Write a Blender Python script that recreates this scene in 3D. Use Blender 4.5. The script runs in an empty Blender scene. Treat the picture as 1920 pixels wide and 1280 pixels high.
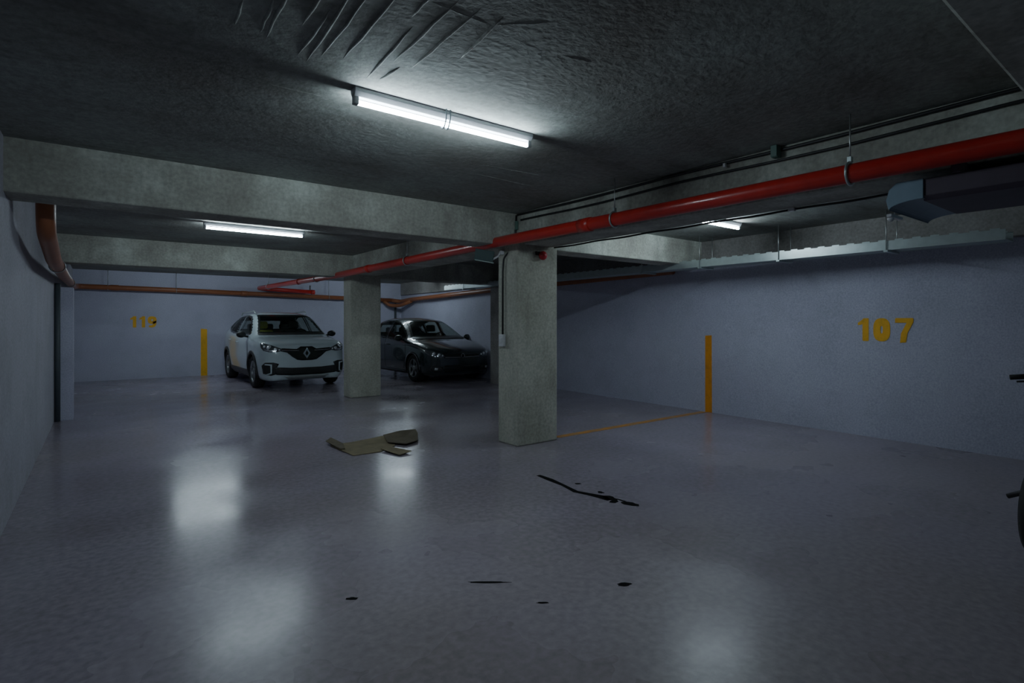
import bpy, bmesh, math, random
import numpy as np
from mathutils import Vector, Matrix
from mathutils.bvhtree import BVHTree
from mathutils.geometry import delaunay_2d_cdt

random.seed(7)
sc = bpy.context.scene
COL = sc.collection
PI = math.pi

# ------------------------------------------------------------------ materials
def new_mat(name):
    m = bpy.data.materials.new(name); m.use_nodes = True
    nt = m.node_tree
    return m, nt, nt.nodes['Principled BSDF']

def setin(b, **kw):
    for k, v in kw.items():
        k = k.replace('_', ' ')
        if k in b.inputs:
            b.inputs[k].default_value = v

def plain(name, col, rough=.5, metal=0., spec=.5, coat=0., noise=0.06, scale=40, bump=0.0):
    m, nt, b = new_mat(name)
    setin(b, Roughness=rough, Metallic=metal)
    b.inputs['Specular IOR Level'].default_value = spec
    b.inputs['Coat Weight'].default_value = coat
    b.inputs['Coat Roughness'].default_value = .05
    tc = nt.nodes.new('ShaderNodeTexCoord')
    n = nt.nodes.new('ShaderNodeTexNoise'); n.inputs['Scale'].default_value = scale; n.inputs['Detail'].default_value = 4
    nt.links.new(tc.outputs['Object'], n.inputs['Vector'])
    mix = nt.nodes.new('ShaderNodeMix'); mix.data_type = 'RGBA'
    c = Vector(col[:3])
    mix.inputs[6].default_value = (*(c * (1 - noise * 2)), 1)
    mix.inputs[7].default_value = (*(c * (1 + noise * 2)), 1)
    nt.links.new(n.outputs['Fac'], mix.inputs[0])
    nt.links.new(mix.outputs[2], b.inputs['Base Color'])
    if bump:
        bp = nt.nodes.new('ShaderNodeBump'); bp.inputs['Strength'].default_value = bump; bp.inputs['Distance'].default_value = .01
        nt.links.new(n.outputs['Fac'], bp.inputs['Height']); nt.links.new(bp.outputs[0], b.inputs['Normal'])
    return m

def layered(name, stops_big, sbig, stretch, dark, rough, spec=.4, bump=.25, fine=45, stain=.5, rough_var=0.0, streak=(1, 1, 1), stain_scale=1.7, stain_edge=(.48, .72), frac=(8, .62, 7, .7)):
    """blotchy mineral surface: broad colour patches, darker stains, fine grain, bump."""
    m, nt, b = new_mat(name)
    N = nt.nodes; L = nt.links
    tc = N.new('ShaderNodeTexCoord')
    mp = N.new('ShaderNodeMapping'); mp.inputs['Scale'].default_value = stretch
    L.new(tc.outputs['Object'], mp.inputs[0])
    n1 = N.new('ShaderNodeTexNoise'); n1.inputs['Scale'].default_value = sbig; n1.inputs['Detail'].default_value = frac[0]; n1.inputs['Roughness'].default_value = frac[1]
    L.new(mp.outputs[0], n1.inputs['Vector'])
    r1 = N.new('ShaderNodeValToRGB')
    cr = r1.color_ramp
    while len(cr.elements) < len(stops_big): cr.elements.new(.5)
    for e, (p, c) in zip(cr.elements, stops_big):
        e.position = p; e.color = (*c, 1)
    L.new(n1.outputs['Fac'], r1.inputs[0])
    mp2 = N.new('ShaderNodeMapping'); mp2.inputs['Scale'].default_value = streak; mp2.inputs['Location'].default_value = (3.1, 7.7, 1.3)
    L.new(tc.outputs['Object'], mp2.inputs[0])
    n2 = N.new('ShaderNodeTexNoise'); n2.inputs['Scale'].default_value = stain_scale; n2.inputs['Detail'].default_value = frac[2]; n2.inputs['Roughness'].default_value = frac[3]
    L.new(mp2.outputs[0], n2.inputs['Vector'])
    r2 = N.new('ShaderNodeValToRGB'); r2.color_ramp.elements[0].position = stain_edge[0]; r2.color_ramp.elements[1].position = stain_edge[1]
    L.new(n2.outputs['Fac'], r2.inputs[0])
    ml = N.new('ShaderNodeMath'); ml.operation = 'MULTIPLY'; ml.inputs[1].default_value = stain
    L.new(r2.outputs[0], ml.inputs[0])
    mx = N.new('ShaderNodeMix'); mx.data_type = 'RGBA'; mx.inputs[7].default_value = (*dark, 1)
    L.new(ml.outputs[0], mx.inputs[0]); L.new(r1.outputs[0], mx.inputs[6])
    n3 = N.new('ShaderNodeTexNoise'); n3.inputs['Scale'].default_value = fine; n3.inputs['Detail'].default_value = 5
    L.new(tc.outputs['Object'], n3.inputs['Vector'])
    mx2 = N.new('ShaderNodeMix'); mx2.data_type = 'RGBA'; mx2.blend_type = 'OVERLAY'; mx2.inputs[0].default_value = .45
    L.new(mx.outputs[2], mx2.inputs[6]); L.new(n3.outputs['Fac'], mx2.inputs[7])
    L.new(mx2.outputs[2], b.inputs['Base Color'])
    b.inputs['Specular IOR Level'].default_value = spec
    b.inputs['Roughness'].default_value = rough
    if rough_var:
        mr = N.new('ShaderNodeMapRange'); mr.inputs[1].default_value = .3; mr.inputs[2].default_value = .7
        mr.inputs[3].default_value = rough - rough_var; mr.inputs[4].default_value = rough + rough_var
        L.new(n1.outputs['Fac'], mr.inputs[0]); L.new(mr.outputs[0], b.inputs['Roughness'])
    ad = N.new('ShaderNodeMath'); ad.operation = 'MULTIPLY_ADD'; ad.inputs[1].default_value = .35
    L.new(n3.outputs['Fac'], ad.inputs[0]); L.new(n1.outputs['Fac'], ad.inputs[2])
    bp = N.new('ShaderNodeBump'); bp.inputs['Strength'].default_value = bump; bp.inputs['Distance'].default_value = .02
    L.new(ad.outputs[0], bp.inputs['Height']); L.new(bp.outputs[0], b.inputs['Normal'])
    return m

M = {}
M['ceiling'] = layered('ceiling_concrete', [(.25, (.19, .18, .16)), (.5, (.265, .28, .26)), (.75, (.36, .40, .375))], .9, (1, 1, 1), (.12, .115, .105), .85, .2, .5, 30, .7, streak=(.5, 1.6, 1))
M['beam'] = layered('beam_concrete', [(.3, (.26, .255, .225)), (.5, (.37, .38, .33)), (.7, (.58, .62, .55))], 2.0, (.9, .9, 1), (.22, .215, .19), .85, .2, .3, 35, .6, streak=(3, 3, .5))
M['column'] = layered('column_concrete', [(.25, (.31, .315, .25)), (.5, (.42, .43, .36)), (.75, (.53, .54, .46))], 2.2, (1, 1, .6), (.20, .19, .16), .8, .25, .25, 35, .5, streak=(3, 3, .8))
M['wall'] = layered('painted_wall', [(.25, (.42, .425, .54)), (.5, (.48, .485, .60)), (.75, (.53, .54, .65))], .8, (1, 1, 1), (.34, .35, .42), .7, .3, .12, 60, .35)
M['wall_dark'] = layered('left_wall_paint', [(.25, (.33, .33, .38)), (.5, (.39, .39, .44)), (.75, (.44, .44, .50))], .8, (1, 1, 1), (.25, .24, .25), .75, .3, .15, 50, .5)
M['rimbeam'] = layered('rim_concrete', [(.25, (.20, .19, .185)), (.5, (.27, .26, .25)), (.75, (.34, .33, .32))], 1.8, (1, 1, 1), (.15, .14, .13), .85, .2, .3, 35, .5)

def floor_mat():
    m = layered('polished_floor', [(.2, (.245, .215, .28)), (.5, (.32, .285, .37)), (.8, (.39, .36, .45))], .9, (1, 1, 1), (.235, .20, .175), .235, .25, .10, 24, .75, rough_var=.10, streak=(.8, 1, 1), stain_scale=.35, stain_edge=(.25, .75), frac=(4, .5, 4, .55))
    # the polish is worn off towards the entrance end of the garage
    nt = m.node_tree; b = nt.nodes['Principled BSDF']
    tc = nt.nodes.new('ShaderNodeTexCoord'); sp = nt.nodes.new('ShaderNodeSeparateXYZ')
    nt.links.new(tc.outputs['Object'], sp.inputs[0])
    mr = nt.nodes.new('ShaderNodeMapRange'); mr.inputs[1].default_value = 2.2; mr.inputs[2].default_value = 4.4
    mr.inputs[3].default_value = .065; mr.inputs[4].default_value = -.03
    nt.links.new(sp.outputs['Y'], mr.inputs[0])
    ad = nt.nodes.new('ShaderNodeMath'); ad.operation = 'ADD'
    old = b.inputs['Roughness'].links[0].from_socket
    nt.links.new(old, ad.inputs[0]); nt.links.new(mr.outputs[0], ad.inputs[1]); nt.links.new(ad.outputs[0], b.inputs['Roughness'])
    return m
M['floor'] = floor_mat()

M['white_paint'] = plain('white_car_paint', (.58, .68, .72), .25, 0, .5, 1.0, .01)
M['dark_paint'] = plain('dark_car_paint', (.008, .018, .02), .25, .2, .6, 1.0, .05)
M['black_plastic'] = plain('black_plastic', (.018, .019, .02), .45, 0, .4)
M['rubber'] = plain('tyre_rubber', (.015, .015, .015), .75, 0, .3, 0, .1, 60, .2)
M['chrome'] = plain('chrome_metal', (.75, .77, .80), .12, 1.0)
M['badge'] = plain('bright_badge_metal', (.62, .72, .80), .35, .5)
M['silver'] = plain('silver_plastic', (.50, .55, .55), .3, .5)
M['alloy'] = plain('alloy_wheel', (.33, .35, .36), .3, .9)
M['grille_black'] = plain('gloss_black_grille', (.01, .013, .013), .18, 0, .5)
M['lamp_dark'] = plain('headlamp_bezel', (.16, .18, .20), .1, .7, .5, 1.0)
M['lamp_clear'] = plain('headlamp_reflector', (.9, .95, 1.0), .22, .6)
M['interior'] = plain('cabin_dark', (.02, .02, .02), .7)
M['seat'] = plain('seat_fabric', (.05, .05, .05), .8, bump=.2)
M['seat_lit'] = plain('lit_seat_fabric', (.62, .64, .14), .8, bump=.2)  # seat fabric brightened yellow-green; light on the backrest put into its colour
M['red_pipe'] = plain('red_pipe_paint', (.50, .018, .012), .33, 0, .5, .3, .1, 12)
M['red'] = plain('red_alarm_plastic', (.45, .02, .03), .35)
M['brown_pipe'] = plain('brown_pvc', (.27, .095, .04), .42, 0, .4, 0, .12, 8)
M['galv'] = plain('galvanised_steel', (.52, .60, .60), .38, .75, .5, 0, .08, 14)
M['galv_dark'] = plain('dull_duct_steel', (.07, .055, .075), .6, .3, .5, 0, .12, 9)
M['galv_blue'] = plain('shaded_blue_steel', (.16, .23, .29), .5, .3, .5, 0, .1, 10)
M['steel'] = plain('zinc_rod', (.55, .58, .58), .35, .9)
M['cable'] = plain('black_cable', (.012, .012, .014), .5)
M['white_plastic'] = plain('white_plastic', (.65, .66, .68), .4)
M['green_plastic'] = plain('green_grey_plastic', (.10, .19, .16), .3)
M['dark_green'] = plain('dark_green_panel', (.015, .05, .05), .5, 0, .3)
M['housing'] = plain('batten_housing_grey', (.33, .34, .36), .45)
M['card'] = plain('corrugated_card', (.22, .185, .11), .8, 0, .2, 0, .2, 9, .1)
M['card_edge'] = plain('dark_card_inside', (.13, .11, .075), .85, 0, .2, 0, .2, 9)
M['scuff'] = plain('black_skid_rubber', (.006, .006, .006), .9, 0, .05)
M['curb'] = plain('grey_conduit_paint', (.06, .075, .085), .5)

def paint_mat(name, col, wear=0.0, base=None):
    m, nt, b = new_mat(name)
    N = nt.nodes; L = nt.links
    tc = N.new('ShaderNodeTexCoord')
    n = N.new('ShaderNodeTexNoise'); n.inputs['Scale'].default_value = 9; n.inputs['Detail'].default_value = 8; n.inputs['Roughness'].default_value = .75
    L.new(tc.outputs['Object'], n.inputs['Vector'])
    r = N.new('ShaderNodeValToRGB')
    r.color_ramp.elements[0].position = .42 - .1 * (1 - wear); r.color_ramp.elements[0].color = (*(base or [c * .75 for c in col]), 1)
    r.color_ramp.elements[1].position = .62 - .1 * (1 - wear); r.color_ramp.elements[1].color = (*col, 1)
    L.new(n.outputs['Fac'], r.inputs[0]); L.new(r.outputs[0], b.inputs['Base Color'])
    b.inputs['Roughness'].default_value = .55
    return m
M['yellow'] = paint_mat('yellow_stencil_paint', (.90, .47, .005))
M['yellow_deep'] = paint_mat('orange_stripe_paint', (.80, .30, .004))
M['yellow_worn'] = paint_mat('worn_orange_floor_paint', (.62, .25, .02), 1.0, (.40, .24, .10))

def emis(name, col, s):
    m, nt, b = new_mat(name)
    b.inputs['Base Color'].default_value = (.8, .8, .8, 1)
    b.inputs['Emission Color'].default_value = (*col, 1)
    b.inputs['Emission Strength'].default_value = s
    return m
TUBE = 55
M['tube'] = emis('lit_tube_cool_white', (.74, .90, 1.0), TUBE)

def glass_mat(name, tint, alpha):
    m, nt, b = new_mat(name)
    N = nt.nodes; L = nt.links
    setin(b, Roughness=.03)
    b.inputs['Base Color'].default_value = (.004, .008, .008, 1)
    b.inputs['Specular IOR Level'].default_value = .6
    tr = N.new('ShaderNodeBsdfTransparent'); tr.inputs[0].default_value = (*tint, 1)
    mx = N.new('ShaderNodeMixShader'); mx.inputs[0].default_value = alpha
    L.new(tr.outputs[0], mx.inputs[1]); L.new(b.outputs[0], mx.inputs[2])
    L.new(mx.outputs[0], N['Material Output'].inputs['Surface'])
    return m
M['glass'] = glass_mat('tinted_car_glass', (.82, .9, .85), .32)
M['lens'] = glass_mat('clear_lamp_lens', (.95, .97, 1), .18)

# ------------------------------------------------------------------ mesh helpers
class MB:
    def __init__(s): s.v = []; s.f = []; s.sm = []
    def add(s, vs, fs, smooth=False):
        o = len(s.v); s.v += [tuple(v) for v in vs]
        s.f += [tuple(i + o for i in f) for f in fs]; s.sm += [smooth] * len(fs)
        return s
    def box(s, c, d, rot=None):
        hx, hy, hz = d[0] / 2, d[1] / 2, d[2] / 2
        vs = [Vector((x, y, z)) for z in (-hz, hz) for y in (-hy, hy) for x in (-hx, hx)]
        if rot: vs = [rot @ v for v in vs]
        vs = [v + Vector(c) for v in vs]
        return s.add(vs, [(0, 2, 3, 1), (4, 5, 7, 6), (0, 1, 5, 4), (2, 6, 7, 3), (0, 4, 6, 2), (1, 3, 7, 5)])
    def tube(s, pts, r, n=12, cap=True, closed=False):
        pts = [Vector(p) for p in pts]; k = len(pts)
        rs = r if isinstance(r, (list, tuple)) else [r] * k
        tans = []
        for i in range(k):
            a = pts[(i - 1) % k] if (closed or i > 0) else pts[i]
            b = pts[(i + 1) % k] if (closed or i < k - 1) else pts[i]
            t = (b - a); tans.append(t.normalized() if t.length else Vector((0, 0, 1)))
        up = Vector((0, 0, 1)) if abs(tans[0].z) < .9 else Vector((1, 0, 0))
        nrm = (up - tans[0] * up.dot(tans[0])).normalized()
        vs = []
        for i in range(k):
            nrm = (nrm - tans[i] * nrm.dot(tans[i])).normalized()
            bn = tans[i].cross(nrm)
            for j in range(n):
                a = 2 * PI * j / n
                vs.append(pts[i] + (nrm * math.cos(a) + bn * math.sin(a)) * rs[i])
        fs = []
        for i in range(k if closed else k - 1):
            for j in range(n):
                p = i * n; q = ((i + 1) % k) * n
                fs.append((p + j, p + (j + 1) % n, q + (j + 1) % n, q + j))
        s.add(vs, fs, True)
        if cap and not closed:
            o = len(s.v) - len(vs)
            s.f.append(tuple(o + j for j in reversed(range(n)))); s.sm.append(False)
            s.f.append(tuple(o + (k - 1) * n + j for j in range(n))); s.sm.append(False)
        return s
    def lathe(s, prof, axis='x', n=32, c=(0, 0, 0)):
        """prof: list of (along axis, radius)"""
        vs = []
        for (a, r) in prof:
            for j in range(n):
                t = 2 * PI * j / n; p, q = r * math.cos(t), r * math.sin(t)
                v = {'x': (a, p, q), 'y': (q, a, p), 'z': (p, q, a)}[axis]
                vs.append(Vector(v) + Vector(c))
        fs = []
        for i in range(len(prof) - 1):
            for j in range(n):
                fs.append((i * n + j, i * n + (j + 1) % n, (i + 1) * n + (j + 1) % n, (i + 1) * n + j))
        return s.add(vs, fs, True)
    def ball(s, c, r, n=12):
        rx, ry, rz = r if isinstance(r, (tuple, list)) else (r, r, r)
        vs = []; fs = []
        for i in range(n + 1):
            th = PI * i / n
            for j in range(2 * n):
                ph = PI * j / n
                vs.append((c[0] + rx * math.sin(th) * math.cos(ph), c[1] + ry * math.sin(th) * math.sin(ph), c[2] + rz * math.cos(th)))
        m = 2 * n
        for i in range(n):
            for j in range(m):
                fs.append((i * m + j, (i + 1) * m + j, (i + 1) * m + (j + 1) % m, i * m + (j + 1) % m))
        return s.add(vs, fs, True)
    def prism(s, poly, lo, hi, axis='z'):
        """extrude a 2-D polygon along an axis"""
        k = len(poly)
        def P(p, t): return {'z': (p[0], p[1], t), 'x': (t, p[0], p[1]), 'y': (p[0], t, p[1])}[axis]
        vs = [P(p, lo) for p in poly] + [P(p, hi) for p in poly]
        fs = [tuple(reversed(range(k))), tuple(range(k, 2 * k))]
        fs += [(i, (i + 1) % k, k + (i + 1) % k, k + i) for i in range(k)]
        return s.add(vs, fs)
    def build(s, name, mat, parent=None, loc=None, bevel=0, fix=True):
        me = bpy.data.meshes.new(name)
        me.from_pydata(s.v, [], s.f)
        for p, q in zip(me.polygons, s.sm): p.use_smooth = q
        if fix:
            bm = bmesh.new(); bm.from_mesh(me)
            bmesh.ops.remove_doubles(bm, verts=bm.verts, dist=1e-6)
            bmesh.ops.recalc_face_normals(bm, faces=bm.faces)
            bm.to_mesh(me); bm.free()
        me.materials.append(mat)
        o = bpy.data.objects.new(name, me); COL.objects.link(o)
        if parent: o.parent = parent
        if loc: o.location = loc
        if bevel:
            b = o.modifiers.new('bevel', 'BEVEL'); b.width = bevel; b.segments = 2; b.limit_method = 'ANGLE'
        return o

def tag(o, label, cat, group=None, kind=None):
    if label: o['label'] = label
    if cat: o['category'] = cat
    if group: o['group'] = group
    if kind: o['kind'] = kind
    return o

def thing(name, label, cat, loc=(0, 0, 0), rz=0, group=None):
    o = bpy.data.objects.new(name, None); COL.objects.link(o)
    o.empty_display_size = .1
    o.location = loc; o.rotation_euler = (0, 0, rz)
    return tag(o, label, cat, group)

def struct(o, label=None):
    o['kind'] = 'structure'
    if label: o['label'] = label
    return o

def dup(root, label, loc, rz=None):
    r = root.copy(); COL.objects.link(r); r.location = loc
    if rz is not None: r.rotation_euler = (0, 0, rz)
    r['label'] = label
    for ch in list(root.children):
        c = ch.copy(); COL.objects.link(c); c.parent = r
        for g in list(ch.children):
            d = g.copy(); COL.objects.link(d); d.parent = c
    return r

def fillet(pts, r, k=6):
    pts = [Vector(p) for p in pts]; out = [pts[0]]
    for i in range(1, len(pts) - 1):
        a, b, c = pts[i - 1], pts[i], pts[i + 1]
        d1 = (a - b); d2 = (c - b)
        rr = min(r, d1.length * .45, d2.length * .45)
        p, q = b + d1.normalized() * rr, b + d2.normalized() * rr
        for j in range(k + 1):
            t = j / k
            out.append(p * (1 - t) ** 2 + b * 2 * t * (1 - t) + q * t * t)
    out.append(pts[-1]); return out

# ------------------------------------------------------------------ the room
ZC = 2.65; ZB = 2.28
XW = lambda y: 7.47 + .034 * y                      # inner face of the right wall
Y0, Y1 = -7.0, 16.4

def plan(name, quad, z0, z1, mat, label=None):
    return struct(MB().prism(quad, z0, z1).build(name, mat), label)

plan('floor', [(-.8, Y0 - .3), (8.5, Y0 - .3), (8.5, Y1 + .3), (-.8, Y1 + .3)], -.2, 0, M['floor'], 'polished grey concrete garage floor')
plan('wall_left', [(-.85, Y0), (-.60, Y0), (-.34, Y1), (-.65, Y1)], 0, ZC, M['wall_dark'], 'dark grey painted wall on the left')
plan('wall_back', [(-.7, Y1), (8.3, Y1), (8.3, Y1 + .25), (-.65, Y1 + .25)], 0, ZC, M['wall'], 'blue-grey painted back wall behind the cars')
plan('wall_right', [(XW(Y0), Y0), (XW(Y0) + .25, Y0), (XW(Y1) + .25, Y1), (XW(Y1), Y1)], 0, ZC, M['wall'], 'blue-grey painted wall on the right')
plan('wall_front', [(-.85, Y0 - .25), (7.6, Y0 - .25), (7.6, Y0), (-.85, Y0)], 0, ZC, M['wall'], 'painted wall behind the viewpoint')

# ceiling slab with raised formwork ridges cast into it
cb = MB().box((3.85, (Y0 + Y1) / 2, ZC + .1), (9.4, Y1 - Y0 + .6, .2))
ridges = [((.47, 2.32), (.48, 2.54)), ((.56, 2.2), (.58, 2.55)), ((.59, 2.1), (.61, 2.58)), ((.69, 2.0), (.71, 2.38)), ((.76, 2.18), (.77, 2.66)),
          ((.78, 1.95), (.82, 2.71)), ((.84, 1.9), (.86, 2.6)), ((.92, 1.8), (.95, 2.58)), ((1.03, 1.7), (1.04, 2.04)), ((1.08, 2.09), (1.12, 2.7)),
          ((1.13, 1.8), (1.15, 2.46)), ((1.23, 1.8), (1.25, 2.45)), ((1.34, 1.8), (1.39, 2.22)), ((1.2, 2.46), (1.18, 2.66)), ((1.04, 1.89), (1.34, 1.885)),
          ((1.34, 1.885), (1.54, 1.70)), ((.57, 3.07), (1.04, 3.05)), ((.40, 1.9), (.42, 2.3)), ((.33, 2.0), (.35, 2.4)),
          ((1.75, 1.9), (1.92, 1.86)), ((2.4, 3.6), (3.3, 3.55)), ((2.5, 3.85), (3.4, 3.9))]
for (a, b_) in ridges:
    a = Vector((*a, ZC)); b_ = Vector((*b_, ZC))
    k = 7; pts = []; rr = []
    for i in range(k):
        t = i / (k - 1)
        pts.append(a.lerp(b_, t) + Vector((random.uniform(-.004, .004), random.uniform(-.003, .003), .002)))
        rr.append(.0015 + (.0085 if abs(a.x - b_.x) < .08 else .003) * math.sin(PI * min(1, max(0, t))) ** .6 * random.uniform(.75, 1.1))
    cb.tube(pts, rr, 8)
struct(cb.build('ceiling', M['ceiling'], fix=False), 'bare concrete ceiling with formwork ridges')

def beam(quad, label, z0=ZB, mat='beam', name='concrete_beam'):
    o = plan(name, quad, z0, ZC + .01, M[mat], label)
    b = o.modifiers.new('bevel', 'BEVEL'); b.width = .012; b.segments = 2
    return o
def xb(y0, y1, x0=-.62, x1=None): return [(x0, y0), (x1 or XW(y0) + .05, y0), (x1 or XW(y1) + .05, y1), (x0, y1)]
beam(xb(.02, .48), 'concrete cross beam overhead, nearest the viewpoint')
beam(xb(5.0, 5.36), 'concrete cross beam meeting the front column')
beam(xb(10.0, 10.36), 'concrete cross beam over the second column', 2.25)
beam(xb(-5.2, -4.85), 'concrete cross beam behind the viewpoint')
beam([(3.9, Y0), (4.32, Y0), (4.32, 10.1), (3.9, 10.1)], 'long concrete beam with cables beside the red pipe', ZB + .004)
# upper strip of the right wall left unpainted
beam([(XW(-6) - .07, -6), (XW(-6) + .1, -6), (XW(16.3) + .1, 16.3), (XW(16.3) - .07, 16.3)], 'unpainted concrete rim beam along the right wall top', 2.27, 'rimbeam')

def column(x0, x1, y0, y1, label, z1=ZB + .02):
    o = plan('concrete_column', [(x0, y0), (x1, y0), (x1, y1), (x0, y1)], 0, z1, M['column'], label)
    b = o.modifiers.new('bevel', 'BEVEL'); b.width = .015; b.segments = 2
column(3.8, 4.4, 4.85, 5.22, 'large bare concrete column nearest the viewpoint, with switch conduit')
column(3.8, 4.4, 9.85, 10.2, 'bare concrete column between the two parked cars')
o = plan('wall_pilaster', [(7.28, 9.95), (7.9, 9.95), (7.9, 10.3), (7.28, 10.3)], 0, ZB + .02, M['rimbeam'], 'grey pilaster on the right wall behind the front column')
o = plan('wall_pilaster', [(-.5, 10.1), (-.2, 10.1), (-.2, 10.5), (-.5, 10.5)], 0, 1.9, M['wall'], 'low painted pilaster on the left wall')

# ------------------------------------------------------------------ painted marks
def slab(name, poly, place, mat, label, cat, group=None):
    """thin layer of paint; place maps (u, v, t) to the world"""
    mb = MB(); k = len(poly[0]) if isinstance(poly[0][0], tuple) else 0
    polys = poly if k else [poly]
    for pl in polys:
        n = len(pl)
        vs = [place(u, v, -.002) for u, v in pl] + [place(u, v, .003) for u, v in pl]
        fs = [tuple(reversed(range(n))), tuple(range(n, 2 * n))] + [(i, (i + 1) % n, n + (i + 1) % n, n + i) for i in range(n)]
        mb.add(vs, fs)
    return tag(mb.build(name, mat), label, cat, group)

def ell(cx, cy, rx, ry, n=28, p=2.6):
    out = []
    for i in range(n):
        a = 2 * PI * i / n; c, s_ = math.cos(a), math.sin(a)
        out.append((cx + rx * math.copysign(abs(c) ** (2 / p), c), cy + ry * math.copysign(abs(s_) ** (2 / p), s_)))
    return out
def ring_polys(cx, cy, rx, ry, hx, hy):
    o_ = ell(cx, cy, rx, ry); i_ = ell(cx, cy, hx, hy); n = len(o_)
    return [[o_[k], o_[(k + 1) % n], i_[(k + 1) % n], i_[k]] for k in range(n)]
D1 = [[(.02, .70), (.02, .80), (.20, .92), (.27, 1.0), (.50, 1.0), (.50, .02), (.46, 0), (.26, 0), (.23, .04), (.23, .74), (.12, .70)]]
D0 = ring_polys(.36, .5, .36, .5, .05, .16)
D7 = [[(.0, .97), (.04, 1.0), (.70, 1.0), (.74, .95), (.72, .80), (.0, .80)], [(.47, .81), (.72, .81), (.50, .38), (.44, -.02), (.20, -.04), (.24, .36)]]
D9 = ring_polys(.36, .66, .36, .34, .07, .09) + [[(.40, .50), (.72, .62), (.70, .30), (.58, .06), (.34, -.01), (.10, .03), (.10, .20), (.32, .20), (.46, .32)]]
def shift(ps, dx): return [[(u + dx, v) for u, v in p] for p in ps]
def number(digits, place, label, h=.28):
    polys = []; x = 0
    for d in digits:
        polys += shift({'1': D1, '0': D0, '7': D7, '9': D9}[d], x); x += {'1': .70, '0': .92, '7': .9, '9': .9}[d]
    polys = [[(u * h, v * h) for u, v in p] for p in polys]
    return slab('parking_number', polys, place, M['yellow'], label, 'painted number')
number('119', lambda u, v, t: (.76 + u * .93, Y1 - t, 1.27 + v), 'yellow stencilled 119 on the back wall, left of the white car')
number('107', lambda u, v, t: (XW(2.80 - u) - t, 2.80 - u * .9, 1.17 + v), 'yellow stencilled 107 on the right wall')
slab('bay_stripe', [(0, .0), (.15, 0), (.145, 1.22), (0, 1.23)], lambda u, v, t: (2.29 + u, Y1 - t, v), M['yellow'], 'upright yellow bay stripe on the back wall beside the white car', 'painted stripe')
slab('bay_stripe', [(0, .0), (.12, 0), (.115, 1.2), (0, 1.19)], lambda u, v, t: (XW(5 - u) - t, 4.98 - u, v), M['yellow_deep'], 'upright orange bay stripe on the right wall, left of 107', 'painted stripe')
slab('floor_line', [(4.5, 4.93), (5.6, 4.925), (6.7, 4.93), (7.62, 4.93), (7.62, 5.03), (6.7, 5.035), (5.6, 5.03), (4.5, 5.03)], lambda u, v, t: (u, v, t), M['yellow_worn'], 'worn orange line on the floor from the front column to the right wall', 'painted line')

# ------------------------------------------------------------------ floor litter
def blob(cx, cy, rx, ry, ang=0, n=14):
    return [(cx + math.cos(ang) * rx * math.cos(a) * r - math.sin(ang) * ry * math.sin(a) * r, cy + math.sin(ang) * rx * math.cos(a) * r + math.cos(ang) * ry * math.sin(a) * r)
            for a, r in ((2 * PI * i / n, random.uniform(.75, 1.15)) for i in range(n))]
line = [(3.25, 3.84), (3.24, 3.66), (3.22, 3.47), (3.18, 3.28), (3.22, 3.16), (3.25, 3.05), (3.235, 2.96)]
wid = [.022, .032, .020, .026, .030, .042, .02]
lft = [(x - w, y) for (x, y), w in zip(line, wid)]; rgt = [(x + w, y) for (x, y), w in zip(line, wid)]
mark = [[lft[i], lft[i + 1], rgt[i + 1], rgt[i]] for i in range(len(line) - 1)]
mark += [blob(3.28, 3.0, .045, .08), blob(3.235, 2.915, .04, .03), blob(3.30, 2.80, .045, .075, .3), blob(3.31, 2.9, .012, .05), blob(3.33, 3.14, .025, .03)]
slab('skid_mark', mark, lambda u, v, t: (u, v, t * .5), M['scuff'], 'jagged black skid mark on the floor in front of the column', 'skid mark')
for (x, y, rx, ry, an, lb) in [(3.35, 3.43, .02, .03, 0, 'small black spot on the floor beside the skid mark'),
                               (1.05, 2.70, .014, .03, .3, 'black speck on the near floor, left of centre'),
                               (1.79, 2.08, .010, .03, .2, 'black speck on the near floor, lower centre'),
                               (2.26, 1.96, .02, .04, .4, 'black speck on the near floor below the skid mark'),
                               (1.70, 2.42, .012, .11, 0, 'faint dark smear on the near floor')]:
    slab('floor_speck' if 'speck' in lb or 'spot' in lb else 'floor_smear', blob(x, y, max(rx, ry), min(rx, ry), -.65 + an * .3), lambda u, v, t: (u, v, t * .5), M['scuff'], lb, 'floor stain')

def sheet(poly, z, lifts, mat, label, th=.006):
    mb = MB(); n = len(poly)
    zs = [z + lifts.get(i, 0) for i in range(n)]
    cx = sum(p[0] for p in poly) / n; cy = sum(p[1] for p in poly) / n
    vs = [(p[0], p[1], q) for p, q in zip(poly, zs)] + [(cx, cy, z)] + [(p[0], p[1], q + th) for p, q in zip(poly, zs)] + [(cx, cy, z + th)]
    fs = []
    for i in range(n):
        j = (i + 1) % n
        fs += [(j, i, n), (n + 1 + i, n + 1 + j, 2 * n + 1), (i, j, n + 1 + j, n + 1 + i)]
    mb.add(vs, fs)
    return tag(mb.build('cardboard_sheet', mat), label, 'cardboard', 'flattened cardboard on the floor')
sheet([(2.15, 5.86), (2.14, 6.15), (2.40, 6.20), (2.66, 6.22), (2.86, 6.24), (2.84, 5.95), (2.72, 5.72), (2.48, 5.56), (2.18, 5.57)], .002, {1: .012, 0: .008, 4: .02, 3: .01}, M['card'], 'largest flattened tan cardboard sheet on the floor')
sheet([(2.70, 5.86), (2.80, 6.20), (3.02, 6.22), (3.24, 6.22), (3.16, 6.0), (3.02, 5.74), (2.83, 5.66)], .022, {1: .015, 2: .035, 3: .03, 4: .025}, M['card_edge'], 'curled darker cardboard piece at the right end of the pile')
sheet([(2.50, 5.60), (2.66, 5.66), (2.72, 5.31), (2.56, 5.27)], .010, {0: .012, 2: .012}, M['card'], 'small tan cardboard flap nearest the viewpoint')
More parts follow.
